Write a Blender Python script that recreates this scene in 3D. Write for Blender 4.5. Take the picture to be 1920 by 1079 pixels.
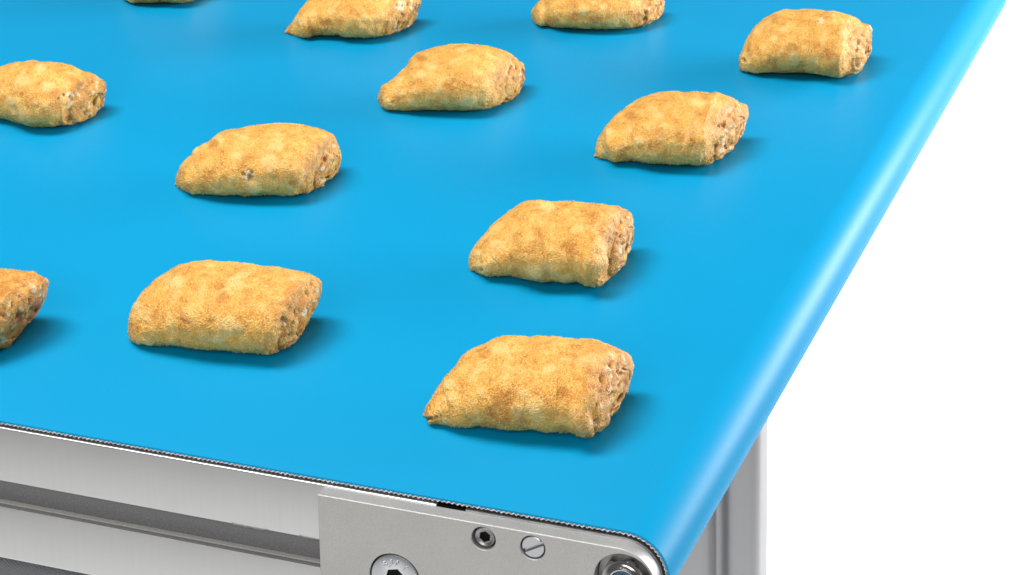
import bpy, bmesh, math, random
import numpy as np
from mathutils import Vector, Matrix, noise

# ------------------------------------------------------------------ reset
for o in list(bpy.data.objects):
    bpy.data.objects.remove(o, do_unlink=True)
scene = bpy.context.scene
COL = scene.collection
MM = 0.001

# ------------------------------------------------------------------ camera
# world: X = belt travel (towards the nose roller), Y = across the belt, Z = up, belt top at Z = 0
CAM = np.array([0.228931, -0.767730, 0.449263])
RGT = np.array([0.939839, 0.341617, 0.0])
DWN = np.array([0.133387, -0.366967, -0.920621])
FWD = np.array([-0.314500, 0.865236, -0.390457])
F_PX, CX, CY = 4102.58, 960.0, 539.5
cam_data = bpy.data.cameras.new('camera')
cam_data.sensor_width = 36.0
cam_data.lens = F_PX / 1920.0 * 36.0
cam_data.clip_start = 0.02
cam_data.clip_end = 60.0
cam = bpy.data.objects.new('camera', cam_data)
COL.objects.link(cam)
m = Matrix.Identity(4)
for i in range(3):
    m[i][0] = RGT[i]; m[i][1] = -DWN[i]; m[i][2] = -FWD[i]; m[i][3] = CAM[i]
cam.matrix_world = m
scene.camera = cam

# ------------------------------------------------------------------ world (dim, even studio ambience)
w = bpy.data.worlds.new('World'); scene.world = w; w.use_nodes = True
bg = w.node_tree.nodes['Background']
bg.inputs[0].default_value = (0.96, 0.98, 1.0, 1); bg.inputs[1].default_value = 0.15

# ------------------------------------------------------------------ lamps (studio softboxes and added fills)
def softbox(name, loc, target, sx, sy, watt, colour=(1, 1, 1)):
    d = bpy.data.lights.new(name, 'AREA'); d.shape = 'RECTANGLE'
    d.size = sx; d.size_y = sy; d.energy = watt; d.color = colour
    o = bpy.data.objects.new(name, d); COL.objects.link(o)
    o.location = loc
    o.rotation_euler = (Vector(target) - Vector(loc)).to_track_quat('-Z', 'Y').to_euler()
    return o
softbox('key_softbox', (-1.00, -0.18, 1.90), (-0.18, 0.48, 0.0), 0.85, 0.85, 38, (1.0, 0.97, 0.92))
softbox('overhead_fill', (-0.40, 0.30, 2.10), (-0.28, 0.55, 0.0), 0.9, 0.7, 20, (1.0, 0.98, 0.95))  # added overhead fill to brighten the far belt
softbox('strip_softbox', (1.10, 1.32, 0.28), (0.0, 0.45, 0.0), 1.5, 0.34, 46)
softbox('front_fill', (0.10, -2.0, 1.15), (-0.15, 0.2, -0.05), 1.6, 1.0, 29, (1.0, 0.975, 0.93))  # added fill for the pastry fronts and metal faces
softbox('floor_whitener', (-0.1, 3.4, -0.10), (-0.1, 3.4, -0.9), 3.0, 3.0, 70)  # added lamp, hung low to turn the far floor white

# ------------------------------------------------------------------ exposure
vs = scene.view_settings
vs.view_transform = 'Standard'; vs.look = 'None'; vs.exposure = 0.0; vs.gamma = 1.0
vs.use_curve_mapping = False
scene.render.engine = 'CYCLES'
scene.cycles.max_bounces = 8
scene.cycles.sample_clamp_indirect = 6.0

# ------------------------------------------------------------------ node helpers
class NT:
    def __init__(s, name):
        s.m = bpy.data.materials.new(name); s.m.use_nodes = True
        s.t = s.m.node_tree; s.b = s.t.nodes['Principled BSDF']
    def n(s, typ, **kw):
        nd = s.t.nodes.new(typ)
        for k, v in kw.items():
            if k in ('inp',):
                for a, b in v.items(): nd.inputs[a].default_value = b
            else: setattr(nd, k, v)
        return nd
    def l(s, a, b): s.t.links.new(a, b)
    def coords(s): return s.n('ShaderNodeTexCoord').outputs['Object']
    def noise(s, scale, detail=4, rough=0.55, vec=None, dist=0.0):
        nd = s.n('ShaderNodeTexNoise', inp={'Scale': scale, 'Detail': detail, 'Roughness': rough, 'Distortion': dist})
        s.l(vec or s.coords(), nd.inputs['Vector']); return nd.outputs['Fac']
    def ramp(s, fac, stops):
        r = s.n('ShaderNodeValToRGB'); e = r.color_ramp.elements
        while len(e) > 1: e.remove(e[-1])
        e[0].position = stops[0][0]; e[0].color = (*stops[0][1], 1)
        for p, c in stops[1:]:
            x = e.new(p); x.color = (*c, 1)
        s.l(fac, r.inputs[0]); return r.outputs[0]
    def g(s, fac, lo, hi, a=0.0, b=1.0):
        r = s.n('ShaderNodeMapRange', inp={'From Min': lo, 'From Max': hi, 'To Min': a, 'To Max': b})
        s.l(fac, r.inputs[0]); return r.outputs[0]
    def mix(s, fac, c1, c2, blend='MIX'):
        x = s.n('ShaderNodeMix', data_type='RGBA', blend_type=blend)
        for sock, v in ((x.inputs[0], fac), (x.inputs[6], c1), (x.inputs[7], c2)):
            if isinstance(v, bpy.types.NodeSocket): s.l(v, sock)
            elif isinstance(v, (int, float)): sock.default_value = v
            else: sock.default_value = (*v, 1)
        return x.outputs[2]
    def math(s, op, a, b):
        x = s.n('ShaderNodeMath', operation=op)
        for sock, v in zip(x.inputs, (a, b)):
            if isinstance(v, bpy.types.NodeSocket): s.l(v, sock)
            else: sock.default_value = v
        return x.outputs[0]
    def bump(s, h, strength, dist, prev=None):
        x = s.n('ShaderNodeBump', inp={'Strength': strength, 'Distance': dist})
        s.l(h, x.inputs['Height'])
        if prev is not None: s.l(prev, x.inputs['Normal'])
        return x.outputs[0]
    def attr(s, name):
        return s.n('ShaderNodeAttribute', attribute_name=name).outputs['Fac']
    def set(s, **kw):
        for k, v in kw.items():
            sock = s.b.inputs[k.replace('_', ' ')]
            if isinstance(v, bpy.types.NodeSocket): s.l(v, sock)
            else: sock.default_value = v
        return s

def mat_belt():
    t = NT('blue_belt_cover')
    big = t.noise(6, 3)
    col = t.mix(t.g(big, 0.3, 0.7), (0.0, 0.270, 0.53), (0.0, 0.279, 0.545))
    fine = t.noise(1500, 2, 0.6)
    t.set(Base_Color=col, Roughness=t.g(t.noise(900, 2), 0.3, 0.7, 0.42, 0.48), Normal=t.bump(fine, 0.12, 0.0002))
    t.b.inputs['IOR'].default_value = 1.24
    return t.m
def mat_metal(name, base, rough, grain=0.0, grain_scale=900, streak=0.0, var=0.06, metallic=1.0):
    t = NT(name)
    co = t.coords()
    n1 = t.noise(35, 4, 0.6, co)
    c = t.mix(t.g(n1, 0.3, 0.7), tuple(x * (1 - var) for x in base), tuple(min(1, x * (1 + var)) for x in base))
    nrm = None
    if streak:
        mp = t.n('ShaderNodeMapping'); t.l(co, mp.inputs[0]); mp.inputs['Scale'].default_value = (330, 6, 6)
        st = t.noise(1.0, 4, 0.6, mp.outputs[0])
        c = t.mix(t.g(st, 0.35, 0.65), c, tuple(x * (1 - streak) for x in base))
        nrm = t.bump(st, 0.06, 0.0002)
    if grain:
        gn = t.noise(grain_scale, 4, 0.75, co)
        c = t.mix(t.g(gn, 0.36, 0.64, 0, grain), c, tuple(x * 0.45 for x in base))
        nrm = t.bump(gn, 0.35, 0.0003)
    t.set(Base_Color=c, Metallic=metallic, Roughness=t.g(n1, 0.3, 0.7, rough * 0.9, rough * 1.1))
    if nrm is not None: t.set(Normal=nrm)
    return t.m
def mat_plain(name, base, rough=0.5, scale=400, var=0.2, spec=0.5):
    t = NT(name)
    n1 = t.noise(scale, 4, 0.6)
    t.set(Base_Color=t.mix(t.g(n1, 0.3, 0.7), tuple(x * (1 - var) for x in base), tuple(x * (1 + var) for x in base)), Roughness=rough)
    t.b.inputs['Specular IOR Level'].default_value = spec
    return t.m
def mat_fabric():
    t = NT('grey_woven_fabric')
    co = t.coords()
    mp = t.n('ShaderNodeMapping'); t.l(co, mp.inputs[0]); mp.inputs['Rotation'].default_value = (0, 0, 0.6)
    wv = []
    for d in ('X', 'Y'):
        x = t.n('ShaderNodeTexWave', wave_type='BANDS', bands_direction=d, inp={'Scale': 210.0, 'Distortion': 0.6, 'Detail': 1.0})
        t.l(mp.outputs[0], x.inputs['Vector']); wv.append(x.outputs['Fac'])
    h = t.math('MULTIPLY', wv[0], wv[1])
    t.set(Base_Color=t.mix(h, (0.34, 0.35, 0.37), (0.58, 0.59, 0.61)), Roughness=0.8, Normal=t.bump(h, 0.5, 0.0004))
    return t.m

def mat_crust():
    t = NT('golden_fried_crust')
    co = t.coords()
    big = t.noise(70, 3, 0.55, co, 0.4)
    mid = t.noise(190, 4, 0.6, co, 0.3)
    fine = t.noise(950, 3, 0.7, co)
    vfine = t.noise(2300, 2, 0.7, co)
    base = t.ramp(t.math('ADD', t.math('MULTIPLY', big, 0.45), t.math('MULTIPLY', mid, 0.55)),
                  [(0.34, (0.54, 0.180, 0.014)), (0.43, (0.74, 0.325, 0.030)), (0.53, (0.86, 0.43, 0.058)), (0.66, (0.93, 0.61, 0.18))])
    pale = t.math('MULTIPLY', t.attr('pale'), t.g(mid, 0.25, 0.6, 0.65, 1.0))
    base = t.mix(pale, base, (0.95, 0.64, 0.22))
    brown = t.math('MULTIPLY', t.attr('brown'), t.g(mid, 0.3, 0.62, 1.0, 0.45))
    base = t.mix(brown, base, (0.50, 0.175, 0.012))
    base = t.mix(t.attr('white'), base, (0.88, 0.76, 0.50))
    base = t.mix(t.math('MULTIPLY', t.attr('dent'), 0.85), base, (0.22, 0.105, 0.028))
    # semolina grain: pale and dark specks
    gr = t.g(fine, 0.47, 0.62)
    base = t.mix(t.math('MULTIPLY', t.math('MULTIPLY', gr, 0.6), t.g(brown, 0.0, 1.0, 1.0, 0.3)), base, (0.98, 0.74, 0.30))
    base = t.mix(t.g(vfine, 0.54, 0.40, 0.0, 0.48), base, (0.52, 0.20, 0.018))
    vor = t.n('ShaderNodeTexVoronoi', inp={'Scale': 1250.0}); t.l(co, vor.inputs['Vector'])
    h = t.math('ADD', t.math('MULTIPLY', fine, 1.0), t.math('MULTIPLY', t.math('SUBTRACT', 1.0, vor.outputs['Distance']), 0.5))
    nb = t.bump(h, 0.95, 0.0008)
    t.set(Base_Color=base, Roughness=t.g(fine, 0.3, 0.7, 0.62, 0.42), Normal=nb)
    t.b.inputs['Subsurface Weight'].default_value = 0.12
    t.b.inputs['Subsurface Radius'].default_value = (0.004, 0.002, 0.0008)
    t.b.inputs['Specular IOR Level'].default_value = 0.55
    return t.m
def mat_filling():
    t = NT('baked_filling')
    co = t.coords()
    n1 = t.noise(170, 4, 0.6, co, 0.6); n2 = t.noise(330, 3, 0.6, co); n3 = t.noise(1100, 3, 0.7, co)
    base = t.ramp(n1, [(0.34, (0.34, 0.092, 0.006)), (0.46, (0.55, 0.21, 0.012)), (0.57, (0.68, 0.33, 0.026)), (0.69, (0.86, 0.56, 0.12))])
    base = t.mix(t.math('MULTIPLY', t.attr('white'), t.g(n2, 0.47, 0.57, 0, 0.7)), base, (0.92, 0.74, 0.34))
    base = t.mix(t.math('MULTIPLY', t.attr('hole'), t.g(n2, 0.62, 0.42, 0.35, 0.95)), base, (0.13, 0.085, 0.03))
    base = t.mix(t.g(n3, 0.52, 0.38, 0, 0.5), base, (0.36, 0.12, 0.015))
    base = t.mix(t.math('MULTIPLY', t.attr('toast'), t.g(n1, 0.6, 0.4, 0.35, 0.9)), base, (0.40, 0.085, 0.012))
    t.set(Base_Color=base, Roughness=0.5, Normal=t.bump(n3, 0.6, 0.0006))
    return t.m

M = dict(
    belt=mat_belt(), fabric=mat_fabric(),
    yarn=mat_plain('pale_yarn', (0.50, 0.52, 0.56), 0.6, 500, 0.45),
    rail=mat_metal('anodised_aluminium', (0.67, 0.675, 0.68), 0.36, streak=0.022, var=0.03, metallic=0.95),
    plate=mat_metal('blasted_stainless_plate', (0.57, 0.567, 0.56), 0.44, grain=0.36, grain_scale=1700, var=0.05, metallic=0.6),
    nose=mat_metal('bright_steel_nose', (0.56, 0.56, 0.57), 0.30, grain=0.12, grain_scale=1500),
    screw=mat_metal('zinc_screw_steel', (0.60, 0.62, 0.65), 0.30, var=0.05),
    dull=mat_metal('dull_steel', (0.36, 0.36, 0.36), 0.34, grain=0.15),
    polished=mat_metal('polished_steel', (0.46, 0.455, 0.45), 0.16),
    blued=mat_metal('blued_bolt_steel', (0.07, 0.12, 0.18), 0.25),
    shaded_slot=mat_plain('shaded_slot_grey', (0.19, 0.19, 0.20), 0.55, 1500, 0.25, 0.3),  # painted shade of the slot interior; the burrs share this grey
    lit_ledge=mat_plain('lit_ledge_grey', (0.50, 0.50, 0.48), 0.6, 1800, 0.15),  # painted brightness of the lit slot ledge
    black=mat_plain('black_shade', (0.004, 0.004, 0.004), 0.6, spec=0.15),  # painted dark for the rail-end gap and the hex sockets
    leg=mat_metal('grey_satin_leg', (0.43, 0.43, 0.445), 0.42, var=0.02),
    white=mat_plain('white_studio_floor', (0.88, 0.88, 0.88), 0.9, 2, 0.01, 0.1),
    crust=mat_crust(), filling=mat_filling(),
)

# ------------------------------------------------------------------ object helpers
def link(name, me, mat, parent=None):
    o = bpy.data.objects.new(name, me); COL.objects.link(o)
    if mat: me.materials.clear(); me.materials.append(mat)
    if parent: o.parent = parent
    return o
def mesh(name, verts, faces, mat, parent=None, smooth=True, sharp=None):
    me = bpy.data.meshes.new(name); me.from_pydata([tuple(map(float, v)) for v in verts], [], faces); me.update()
    bm = bmesh.new(); bm.from_mesh(me); bmesh.ops.recalc_face_normals(bm, faces=bm.faces); bm.to_mesh(me); bm.free()
    if smooth:
        me.polygons.foreach_set('use_smooth', [True] * len(me.polygons))
        if sharp: me.set_sharp_from_angle(angle=math.radians(sharp))
    return link(name, me, mat, parent)
def empty(name, loc=(0, 0, 0)):
    o = bpy.data.objects.new(name, None); COL.objects.link(o); o.location = loc; o.empty_display_size = 0.02
    return o
def tag(o, label, cat, group=None, kind=None):
    o['label'] = label; o['category'] = cat
    if group: o['group'] = group
    if kind: o['kind'] = kind
def bevel_poly(pts, r, seg=3):
    """round every corner of a closed 2-D polygon; r is one number or one per corner"""
    out = []; n = len(pts)
    for i, p in enumerate(pts):
        ri = r[i] if isinstance(r, (list, tuple)) else r
        p = np.array(p, float); a = np.array(pts[i - 1], float) - p; b = np.array(pts[(i + 1) % n], float) - p
        if ri <= 0: out.append(p); continue
        a /= np.linalg.norm(a); b /= np.linalg.norm(b)
        for k in range(seg + 1):
            u = k / seg
            out.append((1 - u) ** 2 * (p + a * ri) + 2 * u * (1 - u) * p + u * u * (p + b * ri))
    return out
def extrude_x(name, section, x0, x1, mat, parent, sharp=25):
    """section: closed list of (y, z) in mm, swept along X"""
    n = len(section)
    v = [(x0 * MM, y * MM, z * MM) for y, z in section] + [(x1 * MM, y * MM, z * MM) for y, z in section]
    f = [(i, (i + 1) % n, n + (i + 1) % n, n + i) for i in range(n)] + [tuple(range(n)), tuple(range(2 * n - 1, n - 1, -1))]
    return mesh(name, v, f, mat, parent, sharp=sharp)
def sweep_y(name, path, y0, y1, mat, parent, sharp=30):
    """closed path of (x, z) in mm swept along Y, capped"""
    n = len(path)
    v = [(x * MM, y0 * MM, z * MM) for x, z in path] + [(x * MM, y1 * MM, z * MM) for x, z in path]
    f = [(i, (i + 1) % n, n + (i + 1) % n, n + i) for i in range(n)] + [tuple(range(n)), tuple(range(2 * n - 1, n - 1, -1))]
    return mesh(name, v, f, mat, parent, sharp=sharp)

# ------------------------------------------------------------------ studio floor
fl = mesh('floor', [(-9, -6, -0.9), (9, -6, -0.9), (9, 14, -0.9), (-9, 14, -0.9)], [(0, 1, 2, 3)], M['white'], smooth=False)
fl['kind'] = 'structure'; fl['label'] = 'plain white studio floor'

# ------------------------------------------------------------------ conveyor
conv = empty('belt_conveyor', (0, 0, -0.9))
tag(conv, 'bright blue belt conveyor with aluminium side rail and rounded nose end', 'conveyor')
class _P: pass
def child(o):
    o.parent = conv; o.matrix_parent_inverse = Matrix.Translation((0, 0, 0.9)); return o

R = 20.0; WB = 965.0; XL = -1250.0
WRAP = 157.0
def belt_line(off):
    """centre line of the belt loop offset inwards by off (mm): list of (x, z)"""
    r = R - off
    pts = [(x, -off) for x in np.linspace(XL, 0, 26)]
    for a in np.linspace(0, WRAP, 60)[1:]:
        pts.append((r * math.sin(math.radians(a)), -R + r * math.cos(math.radians(a))))
    d = np.array([-math.cos(math.radians(180 - WRAP)), -math.sin(math.radians(180 - WRAP))])
    e = np.array(pts[-1]); zt = -88.0 + off
    s = (zt - e[1]) / d[1]; q = e + d * s
    pts.append(tuple(q)); pts += [(x, zt) for x in np.linspace(q[0] - 40, XL, 10)]
    return pts
def layer(name, o0, o1, y0, y1, mat, edge=0.0):
    A = belt_line(o0); B = belt_line(o1)
    n = len(A); v = []; f = []
    e = edge
    # rounded outer edges: rows of (y, depth)
    rows = [(y0, o1), (y0, o0 + e), (y0 + e * .3, o0 + e * .3), (y0 + e, o0), (y1 - e, o0), (y1 - e * .3, o0 + e * .3), (y1, o0 + e), (y1, o1)] if e else [(y0, o1), (y0, o0), (y1, o0), (y1, o1)]
    lines = [belt_line(o) for _, o in rows]
    k = len(rows)
    for i in range(n):
        for (y, _), L in zip(rows, lines): v.append((L[i][0] * MM, y * MM, L[i][1] * MM))
    for i in range(n - 1):
        for j in range(k):
            f.append((i * k + j, i * k + (j + 1) % k, (i + 1) * k + (j + 1) % k, (i + 1) * k + j))
    f += [tuple(range(k)), tuple(range((n - 1) * k + k - 1, (n - 1) * k - 1, -1))]
    return child(mesh(name, v, f, mat, sharp=35))
layer('belt_cover', 0.0, 0.95, 0.0, WB, M['belt'], 0.25)
layer('fabric_layer', 0.96, 1.9, 0.5, WB - 0.5, M['fabric'])

# zig-zag yarn showing along the cut near edge
def edge_yarn():
    xs = []; r = R - 1.35
    L0 = 420.0
    s = 0.0; pts = []; pitch = 2.25
    total = L0 + r * math.radians(140)
    random.seed(4)
    ph = 0.0; amp = 0.38; n = int(total / pitch * 8)
    for i in range(n + 1):
        s = total * i / n
        jit = 0.9 + 0.8 * noise.noise(Vector((s * 0.55, 0, 0)))
        o = 1.40 + amp * jit * math.sin(2 * math.pi * s / pitch + 2.0 * noise.noise(Vector((s * 0.16, 3, 0))))
        y = -0.05 + 0.30 * math.cos(2 * math.pi * s / pitch) + 0.15 * noise.noise(Vector((s * 0.9, 9, 0)))
        if s < L0: x, z = -L0 + s, -o
        else:
            a = (s - L0) / r; x, z = (R - o) * math.sin(a), -R + (R - o) * math.cos(a)
        pts.append((x, y, z))
    P = np.array(pts); v = []; f = []
    T = np.gradient(P, axis=0); T /= np.linalg.norm(T, axis=1)[:, None]
    N1 = np.cross(T, [0, 1, 0]); N1 /= np.linalg.norm(N1, axis=1)[:, None]; N2 = np.cross(T, N1)
    k = 5
    for i in range(len(P)):
        for j in range(k):
            a = 2 * math.pi * j / k
            v.append((P[i] + (0.27 + 0.1 * noise.noise(Vector((P[i][0] * 0.8, 5, P[i][2])))) * (math.cos(a) * N1[i] + math.sin(a) * N2[i])) * MM)
    for i in range(len(P) - 1):
        for j in range(k): f.append((i * k + j, i * k + (j + 1) % k, (i + 1) * k + (j + 1) % k, (i + 1) * k + j))
    return child(mesh('edge_yarn', v, f, M['yarn']))
edge_yarn()

# side rail: extruded aluminium section with a T-slot (y, z) in mm
sec = [(-1.5, -2.75), (30, -2.75), (30, -72.8), (-1.5, -72.8), (-1.5, -44.9), (-0.8, -45.0), (-0.8, -46.5), (9.5, -46.5), (9.5, -30.6), (-1.5, -30.6)]
rr = [0.75, 1, 1, 1.2, 0.45, 0.15, 0.2, 0.4, 0.5, 0.25]
rail = child(extrude_x('side_rail', bevel_poly(sec, rr, 4), XL, -84.3, M['rail'], None))
child(extrude_x('slot_shade_block', [(-0.7, -46.4), (-0.7, -45.15), (5.1, -45.15), (5.4, -30.75), (9.4, -30.75), (9.4, -46.4)], XL, -84.4, M['shaded_slot'], None))  # dark block added in place of the shade inside the slot
child(extrude_x('slot_lit_ledge', [(2.1, -45.1), (2.1, -44.55), (4.8, -44.5), (4.8, -45.1)], XL, -84.5, M['lit_ledge'], None))  # pale bar added in place of the light on the slot ledge
# burrs left by the saw on the upper slot lip
random.seed(11)
def burr(x0, x1, amp):
    v = []; f = []; n = int((x1 - x0) / 0.8)
    for i in range(n + 1):
        x = x0 + (x1 - x0) * i / n
        env = math.sin(math.pi * i / n) ** 0.5 if 0 < i < n else 0
        d = amp * env * (0.35 + 0.65 * random.random())
        v += [(x * MM, -1.45 * MM, -30.3 * MM), (x * MM, (-1.75 - 0.3 * random.random()) * MM, (-30.3 - d) * MM), (x * MM, -0.6 * MM, (-30.5 - d * 0.7) * MM)]
    for i in range(n):
        for a, b in ((0, 1), (1, 2), (2, 0)):
            f.append((3 * i + a, 3 * i + b, 3 * i + 3 + b, 3 * i + 3 + a))
    child(mesh('burr', v, f, M['shaded_slot'], smooth=False))
burr(-183, -165, 0.9); burr(-150, -139.5, 0.5)

# far rail, mirrored
child(extrude_x('side_rail', [(WB - y, z) for y, z in bevel_poly(sec, rr, 4)], XL, -84.3, M['rail'], None))
# support bed between the rails
child(extrude_x('slider_bed', [(32, -2.3), (WB - 32, -2.3), (WB - 32, -5), (32, -5)], XL, -60, M['dull'], None))
# black block added to keep the gap at the rail end dark
child(extrude_x('gap_shade_block', [(-0.4, -3.0), (29, -3.0), (29, -30), (-0.4, -30)], -84.2, -70.9, M['black'], None))

# nose block: rounded steel bar the belt wraps around
def nose_outline(r, x0, zb):
    p = [(x0, -R + r)] + [(r * math.sin(math.radians(a)), -R + r * math.cos(math.radians(a))) for a in np.linspace(0, 150, 40)]
    return p + [(x0, zb)]
child(sweep_y('nose_bar', nose_outline(17.3, -70.8, -42), -1.2, WB + 1.2, M['nose'], None))

# ---- end plate with counterbored holes, made from a filled 2-D curve with holes
RX = Matrix.Rotation(math.radians(90), 4, 'X')
HOLES = [(-59.6, -10.3, 5.45), (-37.5, -10.4, 5.6), (-100.9, -37.9, 11.9), (2.6, -18.7, 12.9)]
def plate():
    bv = 0.34
    cu = bpy.data.curves.new('end_plate', 'CURVE'); cu.dimensions = '2D'; cu.fill_mode = 'BOTH'
    cu.extrude = (4.05 - bv) * MM; cu.bevel_depth = bv * MM; cu.bevel_resolution = 0
    def spline(pts):
        s = cu.splines.new('POLY'); s.points.add(len(pts) - 1)
        for q, (x, y) in zip(s.points, pts): q.co = (x * MM, y * MM, 0, 1)
        s.use_cyclic_u = True
    r = 16.75 - bv
    out = [(-136.4 + bv, -3.25 - bv)] + [(x, -3.25 - bv) for x in (-100, -60, -30)] + [(r * math.sin(math.radians(a)), -20.0 + r * math.cos(math.radians(a))) for a in np.linspace(0, 160, 64)]
    out += [(-30, -60), (-40, -74), (-136.4 + bv, -74)]
    spline(out)
    for x, z, r in HOLES:
        spline([((x + (r + bv) * math.cos(a)), (z + (r + bv) * math.sin(a))) for a in np.linspace(0, 2 * math.pi, 64, endpoint=False)])
    tmp = bpy.data.objects.new('tmp', cu); COL.objects.link(tmp)
    dg = bpy.context.evaluated_depsgraph_get(); dg.update()
    me = bpy.data.meshes.new_from_object(tmp.evaluated_get(dg)); bpy.data.objects.remove(tmp, do_unlink=True)
    me.transform(Matrix.Translation((0, -5.45 * MM, 0)) @ RX)
    bm = bmesh.new(); bm.from_mesh(me); bmesh.ops.remove_doubles(bm, verts=bm.verts, dist=1e-6)
    bmesh.ops.recalc_face_normals(bm, faces=bm.faces); bm.to_mesh(me); bm.free()
    me.polygons.foreach_set('use_smooth', [True] * len(me.polygons)); me.set_sharp_from_angle(angle=math.radians(28))
    me.name = 'end_plate'
    return child(link('end_plate', me, M['plate']))
PLATE = plate()

def ring_stack(name, rings, mat, pos, parent=None, sharp=30, closed=True, n=48, tilt=0.0):
    """rings: list of (list of (x,y) pts or radius, z). local +z faces the viewer (world -Y). pos = (x, y_face, z) mm"""
    v = []; f = []
    for r, z in rings:
        if isinstance(r, (int, float)):
            pts = [(r * math.cos(a), r * math.sin(a)) for a in np.linspace(0, 2 * math.pi, n, endpoint=False)]
        else: pts = r
        v += [(x, y, z) for x, y in pts]
    k = len(rings)
    for i in range(k - 1):
        for j in range(n): f.append((i * n + j, i * n + (j + 1) % n, (i + 1) * n + (j + 1) % n, (i + 1) * n + j))
    f.append(tuple(range((k - 1) * n, k * n)))
    if closed: f.append(tuple(range(n - 1, -1, -1)))
    T = Matrix.Translation(Vector(pos) * MM) @ RX @ Matrix.Rotation(tilt, 4, 'Z') @ Matrix.Scale(MM, 4)
    v = [T @ Vector(q) for q in v]
    o = mesh(name, v, f, mat, sharp=sharp)
    child(o) if parent is None else None
    if parent is not None:
        o.parent = parent
    return o
def ngon(r, sides=6, n=48, rot=0.0):
    """regular polygon resampled to n points aligned with circle parameterisation; r = circumradius"""
    out = []
    for a in np.linspace(0, 2 * math.pi, n, endpoint=False):
        b = (a - rot) % (2 * math.pi / sides) - math.pi / sides
        d = r * math.cos(math.pi / sides) / math.cos(b)
        out.append((d * math.cos(a), d * math.sin(a)))
    return out

# socket head screw
scr = ring_stack('socket_screw', [(4.75, -5), (4.75, -0.9), (4.45, -0.45), (4.1, -0.3), (3.9, -0.35), (3.4, -0.75), (2.95, -0.85), (2.8, -0.8), (ngon(2.7, rot=.4), -0.85), (ngon(2.5, rot=.4), -6.5)], M['dull'], (-59.6, -8.4, -10.3))
ring_stack('hex_recess_shade', [(ngon(2.6, rot=.4), -2.6), (ngon(2.55, rot=.4), -2.5)], M['black'], (-59.6, -8.4, -10.3), parent=scr)  # black disc added as the shade down in the socket
# slotted screw: two half discs either side of a slot, above a floor
def slotted(x, yf, z, r):
    ang = math.radians(30); sw = 0.95; v = []; f = []
    for sgn in (1, -1):
        a0 = math.asin(sw / r)
        arc = [(r * math.cos(a), sgn * r * math.sin(a)) for a in np.linspace(a0, math.pi - a0, 28)]
        arc2 = [((r - .3) * math.cos(a), sgn * max(sw, (r - .3) * math.sin(a))) for a in np.linspace(a0, math.pi - a0, 28)]
        b = len(v); n = 28
        v += [(p[0], p[1], -4.0) for p in arc] + [(p[0], p[1], -0.25) for p in arc] + [(p[0], p[1], 0.0) for p in arc2]
        for lv in range(2):
            for j in range(n): f.append((b + lv * n + j, b + lv * n + (j + 1) % n, b + (lv + 1) * n + (j + 1) % n, b + (lv + 1) * n + j))
        f.append(tuple(b + 2 * n + j for j in range(n)))
    b = len(v)
    v += [(r * .99 * math.cos(a), r * .99 * math.sin(a), -1.5) for a in np.linspace(0, 2 * math.pi, 40, endpoint=False)]
    f.append(tuple(b + j for j in range(40)))
    T = Matrix.Translation(Vector((x, yf, z)) * MM) @ RX @ Matrix.Rotation(ang, 4, 'Z') @ Matrix.Scale(MM, 4)
    child(mesh('slotted_screw', [T @ Vector(q) for q in v], f, M['screw'], sharp=20))
slotted(-37.5, -9.0, -10.4, 5.0)
# large countersunk bolt with raised strength marking
BX, BZ = -100.9, -37.9
bolt = ring_stack('countersunk_bolt', [(11.2, -6), (11.2, -0.5), (10.95, -0.12), (10.6, 0.0), (5.2, 0.0), (ngon(4.7, rot=.26), -0.25), (ngon(4.5, rot=.26), -4.5)], M['screw'], (BX, -9.25, BZ))
ring_stack('hex_recess_shade', [(ngon(4.55, rot=.26), -2.2), (ngon(4.5, rot=.26), -2.1)], M['black'], (BX, -9.25, BZ), parent=bolt)  # black disc painting the bolt socket's shade
def marking():
    bm_all = bmesh.new()
    for ch, ang in (('8', 37), ('.', 24), ('8', 13), ('0', -9), ('1', -42)):
        cu = bpy.data.curves.new('t', 'FONT'); cu.body = ch; cu.size = 3.9 * MM; cu.align_x = 'CENTER'; cu.align_y = 'CENTER'
        cu.extrude = 0.22 * MM; cu.bevel_depth = 0.10 * MM; cu.bevel_resolution = 1; cu.resolution_u = 3
        tmp = bpy.data.objects.new('t', cu); COL.objects.link(tmp)
        dg = bpy.context.evaluated_depsgraph_get(); dg.update()
        me = bpy.data.meshes.new_from_object(tmp.evaluated_get(dg)); bpy.data.objects.remove(tmp, do_unlink=True)
        a = math.radians(ang); rad = 7.6 if ch != '.' else 6.7
        T = Matrix.Translation(Vector((BX, -9.25, BZ)) * MM) @ RX @ Matrix.Rotation(a, 4, 'Z') @ Matrix.Translation((0, rad * MM, 0.16 * MM))
        me.transform(T); bm_all.from_mesh(me); bpy.data.meshes.remove(me)
    me = bpy.data.meshes.new('strength_marking'); bm_all.to_mesh(me); bm_all.free()
    o = link('strength_marking', me, M['screw']); o.parent = bolt
marking()
# axle: washer, nut and bolt end in the nose recess
NX, NZ = 2.6, -18.7
ring_stack('washer', [(12.4, -2.0), (12.4, 0.0), (9.0, 0.0), (9.0, -2.0)], M['dull'], (NX, -4.1, NZ), closed=False)
nut = ring_stack('hex_nut', [(ngon(10.6, rot=.2), -4.0), (ngon(10.6, rot=.2), 2.2), (9.4, 3.0), (8.3, 3.15), (7.6, 3.5), (6.9, 4.3), (6.2, 4.6), (5.6, 4.3), (5.3, 3.4), (5.3, -3)], M['polished'], (NX, -6.2, NZ), closed=False, sharp=25)
bo = ring_stack('bolt_end', [(5.25, -6), (5.25, 2.4), (4.9, 2.8), (3.1, 2.8), (2.9, 0.0), (2.6, -2.6)], M['blued'], (NX, -6.2, NZ), parent=nut, sharp=25)
bo.matrix_parent_inverse = Matrix.Identity(4)

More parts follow.
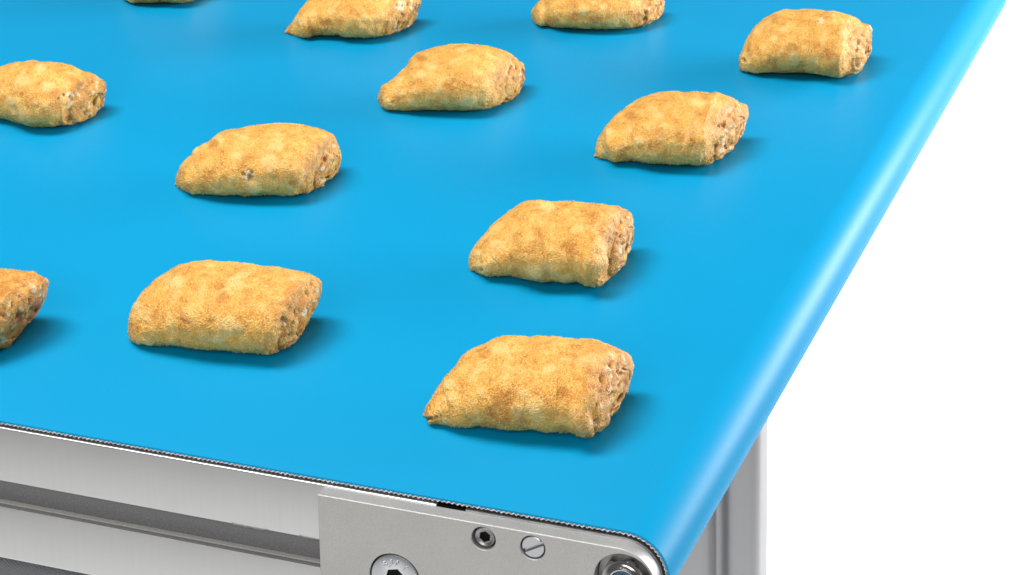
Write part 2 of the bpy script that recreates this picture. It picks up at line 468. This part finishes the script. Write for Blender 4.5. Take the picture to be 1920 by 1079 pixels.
# support leg, far below the belt: rounded post with a shallow flute
def leg():
    s = [(0, 0), (-16, 0), (-22.5, 7.0), (-25.5, 7.0), (-32, 0), (-62, 0), (-62, 28), (0, 28)]
    p = bevel_poly(s, [8, 4, 3.5, 1.4, 4, 7, 7, 7], 8)
    v = []; f = []; n = len(p)
    for z, dx in ((-80, 0), (-895, 36)):
        for x, y in p: v.append(((-14.5 + x + dx * 0.9) * MM, (300 + y) * MM, z * MM))
    f = [(i, (i + 1) % n, n + (i + 1) % n, n + i) for i in range(n)] + [tuple(range(n)), tuple(range(2 * n - 1, n - 1, -1))]
    child(mesh('support_leg', v, f, M['leg'], sharp=40))
leg()

# ------------------------------------------------------------------ pastries
UP = np.array([0, 0, 1.0]); AX = RGT / np.linalg.norm(RGT); BXV = np.array([-AX[1], AX[0], 0.0])
def project(P):
    d = P - CAM
    return np.array([CX + F_PX * d @ RGT / (d @ FWD), CY + F_PX * d @ DWN / (d @ FWD)])
def on_belt(px, py):
    r = FWD + (px - CX) / F_PX * RGT + (py - CY) / F_PX * DWN
    return CAM + r * (-CAM[2] / r[2])
def resample(pts, n, sig):
    P = np.array(pts, float)
    d = np.r_[0, np.cumsum(np.linalg.norm(np.diff(P, axis=0), axis=1))]; d /= d[-1]
    u = np.linspace(0, 1, n)
    Q = np.c_[np.interp(u, d, P[:, 0]), np.interp(u, d, P[:, 1])]
    k = int(3 * sig) + 1; g = np.exp(-0.5 * (np.arange(-k, k + 1) / sig) ** 2); g /= g.sum()
    out = np.empty_like(Q)
    for c in range(2):
        e = np.r_[2 * Q[0, c] - Q[k:0:-1, c], Q[:, c], 2 * Q[-1, c] - Q[-2:-k - 2:-1, c]]
        out[:, c] = np.convolve(e, g, 'valid')
    return out
def fbm(p, s, o=3):
    return noise.fractal(Vector((p[0] * s, p[1] * s, p[2] * s)), 0.9, 2.0, o)

NS, NA = 190, 128
def pastry(label, org, zs, base, top, bot, wn, wf, seed, pale=(), brown=(), white=(), dents=(), toast=0.0, k=1.85, group='golden filled pastries on the blue belt'):
    """Loft a turnover: `top` and `bot` are its ridge line and its foot line from the pinched tip to the open end."""
    rnd = random.Random(seed)
    src = lambda q: (org[0] + q[0] / zs, org[1] + q[1] / zs)
    W0 = on_belt(*base)
    o0 = project(W0); h = 1e-4
    J = np.array([(project(W0 + e * h) - o0) / h for e in (AX, BXV, UP)]).T * MM      # px per mm, rows u, v
    T = resample([src(q) for q in top], NS, 1.6) - o0
    B = resample([src(q) for q in bot], NS, 2.2) - o0
    ph = np.linspace(0, 2 * np.pi, NA, endpoint=False)
    # D-shaped section: flat foot, domed top
    cb = np.sign(np.cos(ph)) * np.abs(np.cos(ph)) ** 0.86
    cc = np.sign(np.sin(ph)) * np.abs(np.sin(ph)) ** np.where(np.sin(ph) < 0, 0.62, 0.95)
    cb = cb * np.where(cc > 0, 1 - 0.20 * cc ** 2, 1 - 0.10 * cc ** 2)
    pr = -(J[1, 2] * cc + J[1, 1] * k * cb)              # image-up, per unit r (px)
    pmax, pmin = pr.max(), pr.min()
    dep = (k * cb * 0.9 - cc * 0.42); dep = dep - (dep.max() + dep.min()) / 2; dep /= dep.max()
    t = np.linspace(0, 1, NS)
    V = np.zeros((NS, NA, 3)); IMG = np.zeros((NS, NA, 2)); near = dep < 0.1
    pxmm = J[0, 0]
    ramp = np.clip((t - 0.62) / 0.38, 0, 1); ramp = ramp * ramp * (3 - 2 * ramp)
    for i in range(NS):
        yT, yB = -T[i, 1], -B[i, 1]
        r = max((yT - yB) / (pmax - pmin), 0.9)
        c = r * (cc - cc.min())
        ymid = (yT + yB) / 2
        vmid = r * ((pmax + pmin) / 2) + (-J[1, 2]) * (-r * cc.min())
        b0 = (ymid - vmid) / (-J[1, 1])
        b = r * k * cb + b0
        pn = (pr - (pmax + pmin) / 2) / ((pmax - pmin) / 2)     # -1..1 image-vertical inside the section
        u = (T[i, 0] + B[i, 0]) / 2 + (T[i, 0] - B[i, 0]) / 2 * pn
        u = u + ramp[i] * np.where(dep < 0, wn * 0.75, max(wf * 0.65, wf - 45)) / zs * dep
        a = (u - J[0, 1] * b - J[0, 2] * c) / J[0, 0]
        V[i] = np.c_[a, b, c]
        IMG[i] = np.c_[u + o0[0], (J[1, 0] * a + J[1, 1] * b + J[1, 2] * c) + o0[1]]
    off = Vector((seed * 37.1, seed * 11.7, 0))
    ring = V[-1].copy(); cen = ring.mean(0)
    nrm = np.zeros(3)
    for j in range(NA): nrm += np.cross(ring[j] - cen, ring[(j + 1) % NA] - cen)
    nrm /= np.linalg.norm(nrm)
    if nrm[0] < 0: nrm = -nrm
    lip = []
    rz = ring[:, 2].max()
    H = 5.5 * min(1, rz / 25)
    for sc_ in (0.995, 0.98, 0.955, 0.92, 0.88, 0.83, 0.78, 0.73, 0.68, 0.63, 0.585):
        lip.append(cen + (ring - cen) * sc_ + nrm * H * math.sqrt(1 - sc_ * sc_))
    lip.append(cen + (ring - cen) * 0.56 + nrm * H * 0.62); lip.append(cen + (ring - cen) * 0.55 + nrm * H * 0.3)
    allr = np.concatenate([V, np.array(lip)], 0)
    n = allr.shape[0]
    P = allr.reshape(-1, 3)
    tip = V[0].mean(0)
    P = np.vstack([P, tip])
    faces = [(i * NA + j, i * NA + (j + 1) % NA, (i + 1) * NA + (j + 1) % NA, (i + 1) * NA + j) for i in range(n - 1) for j in range(NA)]
    faces += [(n * NA, (j + 1) % NA, j) for j in range(NA)]
    me = bpy.data.meshes.new('crust'); me.from_pydata(P.tolist(), [], faces); me.update()
    bm = bmesh.new(); bm.from_mesh(me); bmesh.ops.recalc_face_normals(bm, faces=bm.faces); bm.to_mesh(me); bm.free()
    N = np.empty(len(me.vertices) * 3); me.vertex_normals.foreach_get('vector', N); N = N.reshape(-1, 3)
    # lumps, blisters and crumb-scale relief (mm)
    D = np.empty(len(P))
    for i, p in enumerate(P):
        q = Vector(p) + off
        d = 0.75 * noise.noise(q * 0.075) + 0.38 * noise.noise(q * 0.19)
        bl = noise.noise(q * 0.34); d += 0.42 * max(0, bl) ** 1.3 - 0.25 * max(0, -bl - 0.25)
        d += 0.26 * noise.noise(q * 0.75) + 0.24 * noise.noise(q * 1.5)
        e_ = min(1.0, max(0.0, (i // NA) / NS - 0.76) / 0.24)
        if e_: d += e_ * (1.6 * noise.noise(q * 0.13 + Vector((4, 4, 4))) + 0.5 * noise.noise(q * 0.36))
        cr = abs(noise.noise(q * 0.10 + Vector((5, 9, 2)))); d -= 0.55 * max(0, 0.09 - cr) / 0.09 * (0.5 + noise.noise(q * 0.05))
        D[i] = d
    fade = np.ones(len(P)); fade[:NA * 6] = np.repeat(np.linspace(0.3, 1, 6), NA)
    P2 = P + N * (D * fade)[:, None]
    P2[:, 2] = np.maximum(P2[:, 2], 0.05 + 0.10 * np.clip(D, 0, 1))
    me.vertices.foreach_set('co', (P2 * MM).ravel())
    # colour patches of the crust
    pa = np.zeros(len(P)); br = np.zeros(len(P))
    I = IMG.reshape(-1, 2); nr = np.tile(near, NS)
    idx = np.arange(NS * NA)
    for lst, arr in ((pale, pa), (brown, br)):
        for (x, y, rad) in lst:
            c = np.array(src((x, y))); rr_ = rad / zs
            dd = np.linalg.norm((I - c) * [0.9, 1.1], axis=1) / rr_
            wob = np.array([0.35 * noise.noise((Vector(P[i]) + off) * 0.45) if (dd[i] < 1.8 and nr[i]) else 0 for i in idx])
            g = np.clip((1.25 - dd - wob) / 0.6, 0, 1) * nr
            arr[:NS * NA] = np.maximum(arr[:NS * NA], g)
    # random patches, browned seams: ridge near the tip, rim of the open end and foot
    tt = np.concatenate([np.repeat(t, NA), np.ones(len(lip) * NA), [0]])
    for i, p in enumerate(P):
        q = Vector(p) + off
        v = noise.noise(q * 0.12 + Vector((3, 1, 7)))
        pa[i] = max(pa[i], min(0.65, max(0, (v - 0.28) * 2.6)))
        v2 = noise.noise(q * 0.10 + Vector((13, 4, 1)))
        b_ = max(0, (v2 - 0.25) * 1.6)
        if tt[i] > 0.82: b_ = max(b_, (tt[i] - 0.80) / 0.20 * (0.95 + 1.1 * v2))
        if tt[i] < 0.12: b_ = max(b_, (0.12 - tt[i]) / 0.12 * (0.75 + 0.9 * v))
        br[i] = max(br[i], min(1, b_ + toast * (0.7 + 0.6 * v2)))
    pa -= br * 0.45
    dn = np.zeros(len(P)); wh = np.zeros(len(P)); lift = np.zeros(len(P))
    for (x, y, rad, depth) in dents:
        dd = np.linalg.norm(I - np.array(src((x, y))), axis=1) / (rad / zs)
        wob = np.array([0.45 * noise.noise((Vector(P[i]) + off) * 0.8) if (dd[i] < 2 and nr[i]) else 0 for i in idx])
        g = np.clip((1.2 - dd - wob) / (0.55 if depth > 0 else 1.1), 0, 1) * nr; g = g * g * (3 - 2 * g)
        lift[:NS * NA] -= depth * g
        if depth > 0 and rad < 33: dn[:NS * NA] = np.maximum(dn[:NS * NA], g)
    for (x, y, rad) in white:
        dd = np.linalg.norm(I - np.array(src((x, y))), axis=1) / (rad / zs)
        wob = np.array([0.6 * noise.noise((Vector(P[i]) + off) * 0.7) if (dd[i] < 2 and nr[i]) else 0 for i in idx])
        wh[:NS * NA] = np.maximum(wh[:NS * NA], np.clip((1.1 - dd - wob) / 0.4, 0, 1) * nr)
    for i in range(int(NS * 0.95) * NA, len(P) - 1):      # torn, filled pits on the closed end
        q = Vector(P[i]) + off
        ef = min(1.0, (i / NA - NS * 0.95) / (NS * 0.05))
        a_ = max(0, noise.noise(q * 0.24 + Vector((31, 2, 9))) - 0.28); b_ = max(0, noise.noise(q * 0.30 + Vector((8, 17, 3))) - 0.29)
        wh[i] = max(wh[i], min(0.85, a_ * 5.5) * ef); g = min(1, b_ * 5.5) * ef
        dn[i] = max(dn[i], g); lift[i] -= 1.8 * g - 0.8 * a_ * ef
    P2 += N * lift[:, None]
    P2 += N * (0.45 * np.clip(pa, 0, 1) - 0.25 * np.clip(br, 0, 1))[:, None]
    P2[:, 2] = np.maximum(P2[:, 2], 0.05 + 0.10 * np.clip(D, 0, 1))
    me.vertices.foreach_set('co', (P2 * MM).ravel()); me.update()
    for nme, arr in (('pale', pa), ('brown', br), ('dent', dn), ('white', wh)):
        at = me.attributes.new(nme, 'FLOAT', 'POINT'); at.data.foreach_set('value', np.clip(arr, 0, 1).astype(np.float32))
    me.polygons.foreach_set('use_smooth', [True] * len(me.polygons))
    # ---- the thing
    root = empty('filled_pastry', tuple(W0)); root.rotation_euler = (0, 0, math.atan2(AX[1], AX[0]))
    tag(root, label, 'pastry', group)
    link('crust', me, M['crust'], root)
    # filling: rough plug inside the open end
    K = 26; fv = []; S = np.linspace(0.62, 0.0, K)
    hole = []; wht = []
    sc = min(1, rz / 25)
    for s in S[:-1]:
        for j in range(NA):
            p = cen + (ring[j] - cen) * s
            q = Vector(p) + off
            n1 = noise.noise(q * 0.16); n2 = noise.noise(q * 0.38 + Vector((7, 7, 7))); n3 = noise.noise(q * 0.95)
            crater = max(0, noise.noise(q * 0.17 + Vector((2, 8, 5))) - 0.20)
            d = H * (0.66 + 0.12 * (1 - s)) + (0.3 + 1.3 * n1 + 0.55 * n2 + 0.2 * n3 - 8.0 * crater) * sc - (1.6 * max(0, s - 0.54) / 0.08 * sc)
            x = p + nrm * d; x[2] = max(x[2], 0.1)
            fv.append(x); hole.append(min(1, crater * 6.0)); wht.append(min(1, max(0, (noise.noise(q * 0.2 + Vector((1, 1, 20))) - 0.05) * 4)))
    fv.append(cen + nrm * 0.3); hole.append(0); wht.append(0)
    ff = [(i * NA + j, i * NA + (j + 1) % NA, (i + 1) * NA + (j + 1) % NA, (i + 1) * NA + j) for i in range(K - 2) for j in range(NA)]
    ff += [((K - 2) * NA + j, (K - 2) * NA + (j + 1) % NA, (K - 1) * NA) for j in range(NA)]
    fo = mesh('filling', np.array(fv) * MM, ff, M['filling'], root)
    for nme, arr in (('hole', hole), ('white', wht), ('toast', [toast] * len(hole))):
        at = fo.data.attributes.new(nme, 'FLOAT', 'POINT'); at.data.foreach_set('value', np.array(arr, np.float32))
    # loose crumbs stuck to the crust
    cvs = []; cfs = []; ico = bmesh.new(); bmesh.ops.create_icosphere(ico, subdivisions=1, radius=1.0)
    iv = [np.array(x.co) for x in ico.verts]; iff = [tuple(x.index for x in q.verts) for q in ico.faces]; ico.free()
    N2 = np.empty(len(me.vertices) * 3); me.vertex_normals.foreach_get('vector', N2); N2 = N2.reshape(-1, 3)
    for _ in range(1300):
        i = rnd.randrange(NA * 8, NS * NA)
        s = rnd.uniform(0.13, 0.36); b0 = len(cvs)
        cp = P2[i] + N2[i] * s * 0.4
        cp[2] = max(cp[2], s)
        for x in iv: cvs.append((cp + x * s * rnd.uniform(0.6, 1.25)) * MM)
        cfs += [tuple(b0 + z for z in q) for q in iff]
    cme = bpy.data.meshes.new('crumbs'); cme.from_pydata([tuple(x) for x in cvs], [], cfs); cme.update()
    co = link('crumbs', cme, M['crust'], root); co['kind'] = 'stuff'
    return root

PASTRIES = [
 dict(label='large golden pastry nearest the steel end plate, tip split in two', org=(770, 600), zs=4.174, base=(990, 808), seed=1, dents=[(122,780,17,2.0),(160,773,16,2.0),(200,764,14,1.5),(235,756,10,1.0),(1370,845,75,-1.8),(330,640,40,-1.0)],
  top=[(92,735),(100,680),(155,600),(220,510),(250,450),(320,370),(390,270),(480,200),(580,165),(660,130),(750,103),(850,115),(930,125),(1010,112),(1150,120),(1270,140),(1370,140),(1470,170),(1560,205),(1620,232)],
  bot=[(92,745),(140,815),(240,815),(350,835),(560,840),(750,855),(930,860),(1100,880),(1250,885),(1310,900),(1360,922),(1430,915),(1470,885)], wn=110, wf=190,
  pale=[(700,225,60),(1380,330,80),(330,600,45),(1370,830,85),(1300,740,55),(830,720,60),(960,700,50),(1090,390,45),(890,580,45),(300,500,45)],
  brown=[(740,620,90),(1200,590,60),(200,770,60),(560,240,45),(700,740,100)]),
 dict(label='golden pastry with pale round spot at its lower right corner, second row', org=(860, 360), zs=5.189, base=(1035, 525), seed=2, dents=[(225,760,18,1.2),(700,410,60,1.0),(1100,380,35,1.0),(1350,720,110,-0.9),(1340,870,70,-1.4)],
  top=[(85,685),(100,620),(140,530),(230,430),(310,310),(420,225),(530,150),(610,100),(760,75),(900,88),(1030,80),(1120,78),(1250,105),(1370,115),(1480,115),(1560,140),(1620,190)],
  bot=[(85,700),(100,755),(210,800),(260,825),(400,820),(520,820),(640,850),(800,875),(900,865),(1040,880),(1160,875),(1215,890),(1240,915),(1330,920),(1450,890),(1520,820)], wn=110, wf=140,
  pale=[(850,160,70),(170,600,45),(180,720,50),(260,740,55),(1350,700,95),(1410,510,75),(1160,370,50),(760,780,70),(380,520,65)],
  brown=[(480,640,60),(720,590,60),(1050,560,70),(760,400,50),(1290,240,80),(250,480,28)]),
 dict(label='broad pale golden pastry with small white filled hole low on its right end', org=(220, 460), zs=4.571, base=(420, 655), seed=3, dents=[(1415,650,32,2.4),(1450,740,20,1.6),(1540,640,20,1.6),(1480,750,14,1.2),(830,390,60,0.7)], white=[(1480,690,62)],
  top=[(75,735),(80,680),(95,580),(140,500),(200,390),(280,310),(350,265),(430,210),(490,165),(560,140),(650,125),(760,112),(870,130),(1000,138),(1150,148),(1290,170),(1420,190),(1550,215),(1640,235),(1700,275),(1722,295)],
  bot=[(75,750),(90,800),(150,845),(260,862),(400,860),(530,865),(700,885),(900,900),(1050,915),(1200,930),(1330,938),(1400,920),(1450,890)], wn=150, wf=75,
  pale=[(1000,330,65),(930,390,50),(960,700,85),(860,810,45),(240,600,65),(500,300,75),(1500,290,45),(170,520,45)],
  brown=[(880,350,45),(130,720,60),(350,640,80),(1330,860,90),(1450,520,60),(810,650,40),(900,450,60)]),
 dict(label='golden pastry with sharp pinched left tip and torn little holes at its foot', org=(310, 210), zs=5.333, base=(480, 365), seed=4, dents=[(785,630,20,1.8),(865,610,20,1.8),(850,660,30,2.2),(1640,470,14,1.0),(1550,625,16,1.0)], white=[(830,640,55)],
  top=[(85,715),(110,620),(160,520),(270,430),(300,370),(430,300),(530,205),(630,165),(720,165),(820,140),(960,118),(1100,108),(1230,112),(1360,125),(1480,150),(1590,180),(1650,220),(1680,280),(1690,330)],
  bot=[(85,735),(150,775),(240,815),(340,820),(460,835),(600,830),(800,835),(1000,832),(1200,835),(1330,830),(1450,800),(1540,760)], wn=110, wf=150,
  pale=[(720,450,50),(790,270,35),(1040,500,85),(1390,610,50),(1110,350,65),(900,760,60),(540,270,45),(300,390,40)],
  brown=[(440,640,65),(480,320,50),(1270,720,45),(1560,560,70),(240,760,50)]),
 dict(label='golden pastry with blunt left foot and open right end, between two rows', org=(690, 70), zs=5.647, base=(840, 205), seed=5, dents=[(1510,330,14,0.9),(1600,420,26,1.2),(1400,520,12,0.8)],
  top=[(90,650),(110,590),(140,520),(230,460),(310,390),(410,300),(450,220),(520,165),(620,135),(720,95),(850,75),(1000,70),(1150,70),(1280,85),(1400,120),(1480,165),(1540,205),(1575,230)],
  bot=[(92,665),(140,745),(200,770),(320,770),(500,770),(700,765),(900,765),(1100,768),(1280,755),(1400,725),(1520,670)], wn=110, wf=150,
  pale=[(680,300,55),(570,400,50),(740,560,40),(1310,440,45),(210,700,50),(340,590,50),(1060,680,85)],
  brown=[(900,520,80),(1420,460,60),(560,230,50),(120,690,40),(300,660,50)]),
 dict(label='golden pastry with two pale round blisters on its side, near the roller edge', org=(1100, 150), zs=5.647, base=(1250, 303), seed=6, dents=[(1500,450,26,1.6),(1400,490,16,1.4),(1440,480,14,1.0),(535,290,7,0.6)],
  top=[(75,805),(85,760),(110,650),(150,560),(200,480),(290,380),(400,300),(500,230),(590,180),(700,145),(850,125),(980,118),(1020,130),(1150,122),(1300,140),(1370,125),(1420,160),(1530,185),(1600,240)],
  bot=[(75,815),(130,835),(220,840),(290,880),(400,865),(500,860),(650,880),(800,890),(950,895),(1080,900),(1230,905),(1310,890),(1400,850)], wn=120, wf=190,
  pale=[(1140,520,75),(800,590,55),(240,550,50),(560,650,50),(1380,280,50),(760,390,50),(1210,810,60)],
  brown=[(980,620,60),(1400,740,70),(470,380,60),(1240,160,50),(720,700,70)]),
 dict(label='golden half-moon pastry farthest right, closest to the roller', org=(1370, 0), zs=6.194, base=(1505, 141), seed=7, dents=[(1012,245,14,1.0),(985,265,8,0.7),(1600,540,10,0.7),(150,700,22,1.6)], white=[(1045,245,36)],
  top=[(90,740),(100,660),(130,590),(160,510),(200,410),(280,310),(380,220),(480,165),(560,130),(620,103),(750,110),(850,98),(1000,115),(1100,128),(1180,122),(1290,150),(1390,185),(1480,235),(1560,290)],
  bot=[(90,780),(110,825),(200,840),(320,850),(450,840),(650,845),(850,845),(1000,855),(1100,880),(1200,895),(1290,905),(1370,885),(1450,870)], wn=90, wf=140,
  pale=[(1310,400,65),(500,455,45),(1440,520,50),(740,660,60),(610,340,40),(1480,380,50),(1040,245,40),(1450,700,75),(160,640,35)],
  brown=[(480,740,60),(1130,640,80),(700,560,60),(1000,530,40),(1400,290,50),(300,600,60)]),
 dict(label='golden pastry cut off by the left edge, its rounded end dotted with dark herbs', org=(0, 90), zs=6.348, base=(50, 236), seed=8, dents=[(830,590,20,1.0),(750,560,18,1.0),(690,610,14,0.8),(820,740,12,0.8)], white=[(820,570,45)],
  top=[(-640,740),(-600,620),(-500,480),(-350,350),(-200,260),(0,205),(120,180),(250,160),(400,140),(500,160),(580,155),(700,180),(850,210),(950,250),(1000,285),(1060,290),(1120,330),(1170,390)],
  bot=[(-640,755),(-550,790),(-400,810),(-200,815),(0,830),(90,850),(200,890),(350,930),(500,935),(650,935),(800,925),(900,920),(1000,890)], wn=300, wf=190,
  pale=[(280,400,80),(560,470,70),(150,640,60),(480,250,60)], brown=[(650,560,80),(640,700,70),(250,560,40),(20,600,50)]),
 dict(label='reddish brown pastry end cut off by the left edge, lowest of the left side', org=(0, 480), zs=5.393, base=(-80, 662), seed=9,
  top=[(-1450,790),(-1400,600),(-1250,420),(-1000,220),(-700,120),(-400,90),(-150,95),(0,105),(120,120),(250,150),(330,160),(400,205),(440,225)],
  bot=[(-1450,810),(-1350,880),(-1100,930),(-700,960),(-400,985),(-200,1000),(-60,995),(10,970)], wn=330, wf=150,
  pale=[(210,180,40),(20,690,40)], toast=0.75, brown=[(150,290,100),(400,380,120),(0,400,120),(100,650,120)]),
 dict(label='golden pastry with long low left tip, cut by the top edge above the blunt one', org=(520, 0), zs=6.194, base=(650, 71), seed=10, dents=[(1390,60,20,1.2),(1460,70,14,1.0),(1520,40,14,1.0)], white=[(1440,70,70),(1560,130,40)],
  top=[(80,375),(100,330),(160,270),(230,170),(290,80),(350,0),(430,-70),(560,-130),(700,-160),(900,-175),(1100,-170),(1300,-150),(1450,-120),(1560,-80),(1620,-50)],
  bot=[(82,385),(180,410),(290,435),(380,440),(430,415),(560,410),(700,410),(780,435),(900,440),(1050,440),(1200,430),(1330,410),(1450,370)], wn=130, wf=110,
  pale=[(1410,210,45),(1010,210,40),(290,260,50),(620,130,50)], brown=[(400,360,60),(1290,330,80),(560,260,60)]),
 dict(label='golden pastry with rounded left end, cut by the top edge at centre right', org=(980, 0), zs=6.4, base=(1115, 54), seed=11, dents=[(1580,80,14,1.0),(1640,30,14,1.0),(1560,200,16,1.0)], white=[(1610,80,60)],
  top=[(100,205),(105,130),(150,70),(210,0),(300,-110),(450,-200),(650,-250),(900,-260),(1150,-250),(1350,-220),(1500,-170),(1600,-120)],
  bot=[(102,225),(150,290),(210,318),(300,305),(380,325),(500,335),(700,340),(900,350),(1100,345),(1300,340),(1500,310)], wn=60, wf=170,
  pale=[(230,120,50),(960,80,50),(740,120,60),(1420,40,60),(1080,290,60)], brown=[(1350,180,70),(640,220,60),(330,260,60),(880,240,60)]),
 dict(label='pastry at the top left of which only the brown underside shows in frame', org=(220, 0), zs=6.857, base=(310, 5), seed=12,
  top=[(20,-80),(60,-200),(180,-350),(400,-500),(700,-560),(1000,-560),(1250,-500),(1400,-420)],
  bot=[(22,-60),(60,-20),(120,20),(220,40),(380,42),(560,35),(720,40),(850,35),(950,25),(1100,-30),(1230,-90)], wn=100, wf=100,
  brown=[(300,0,80),(600,0,90)]),
]
for d in PASTRIES:
    pastry(**d)
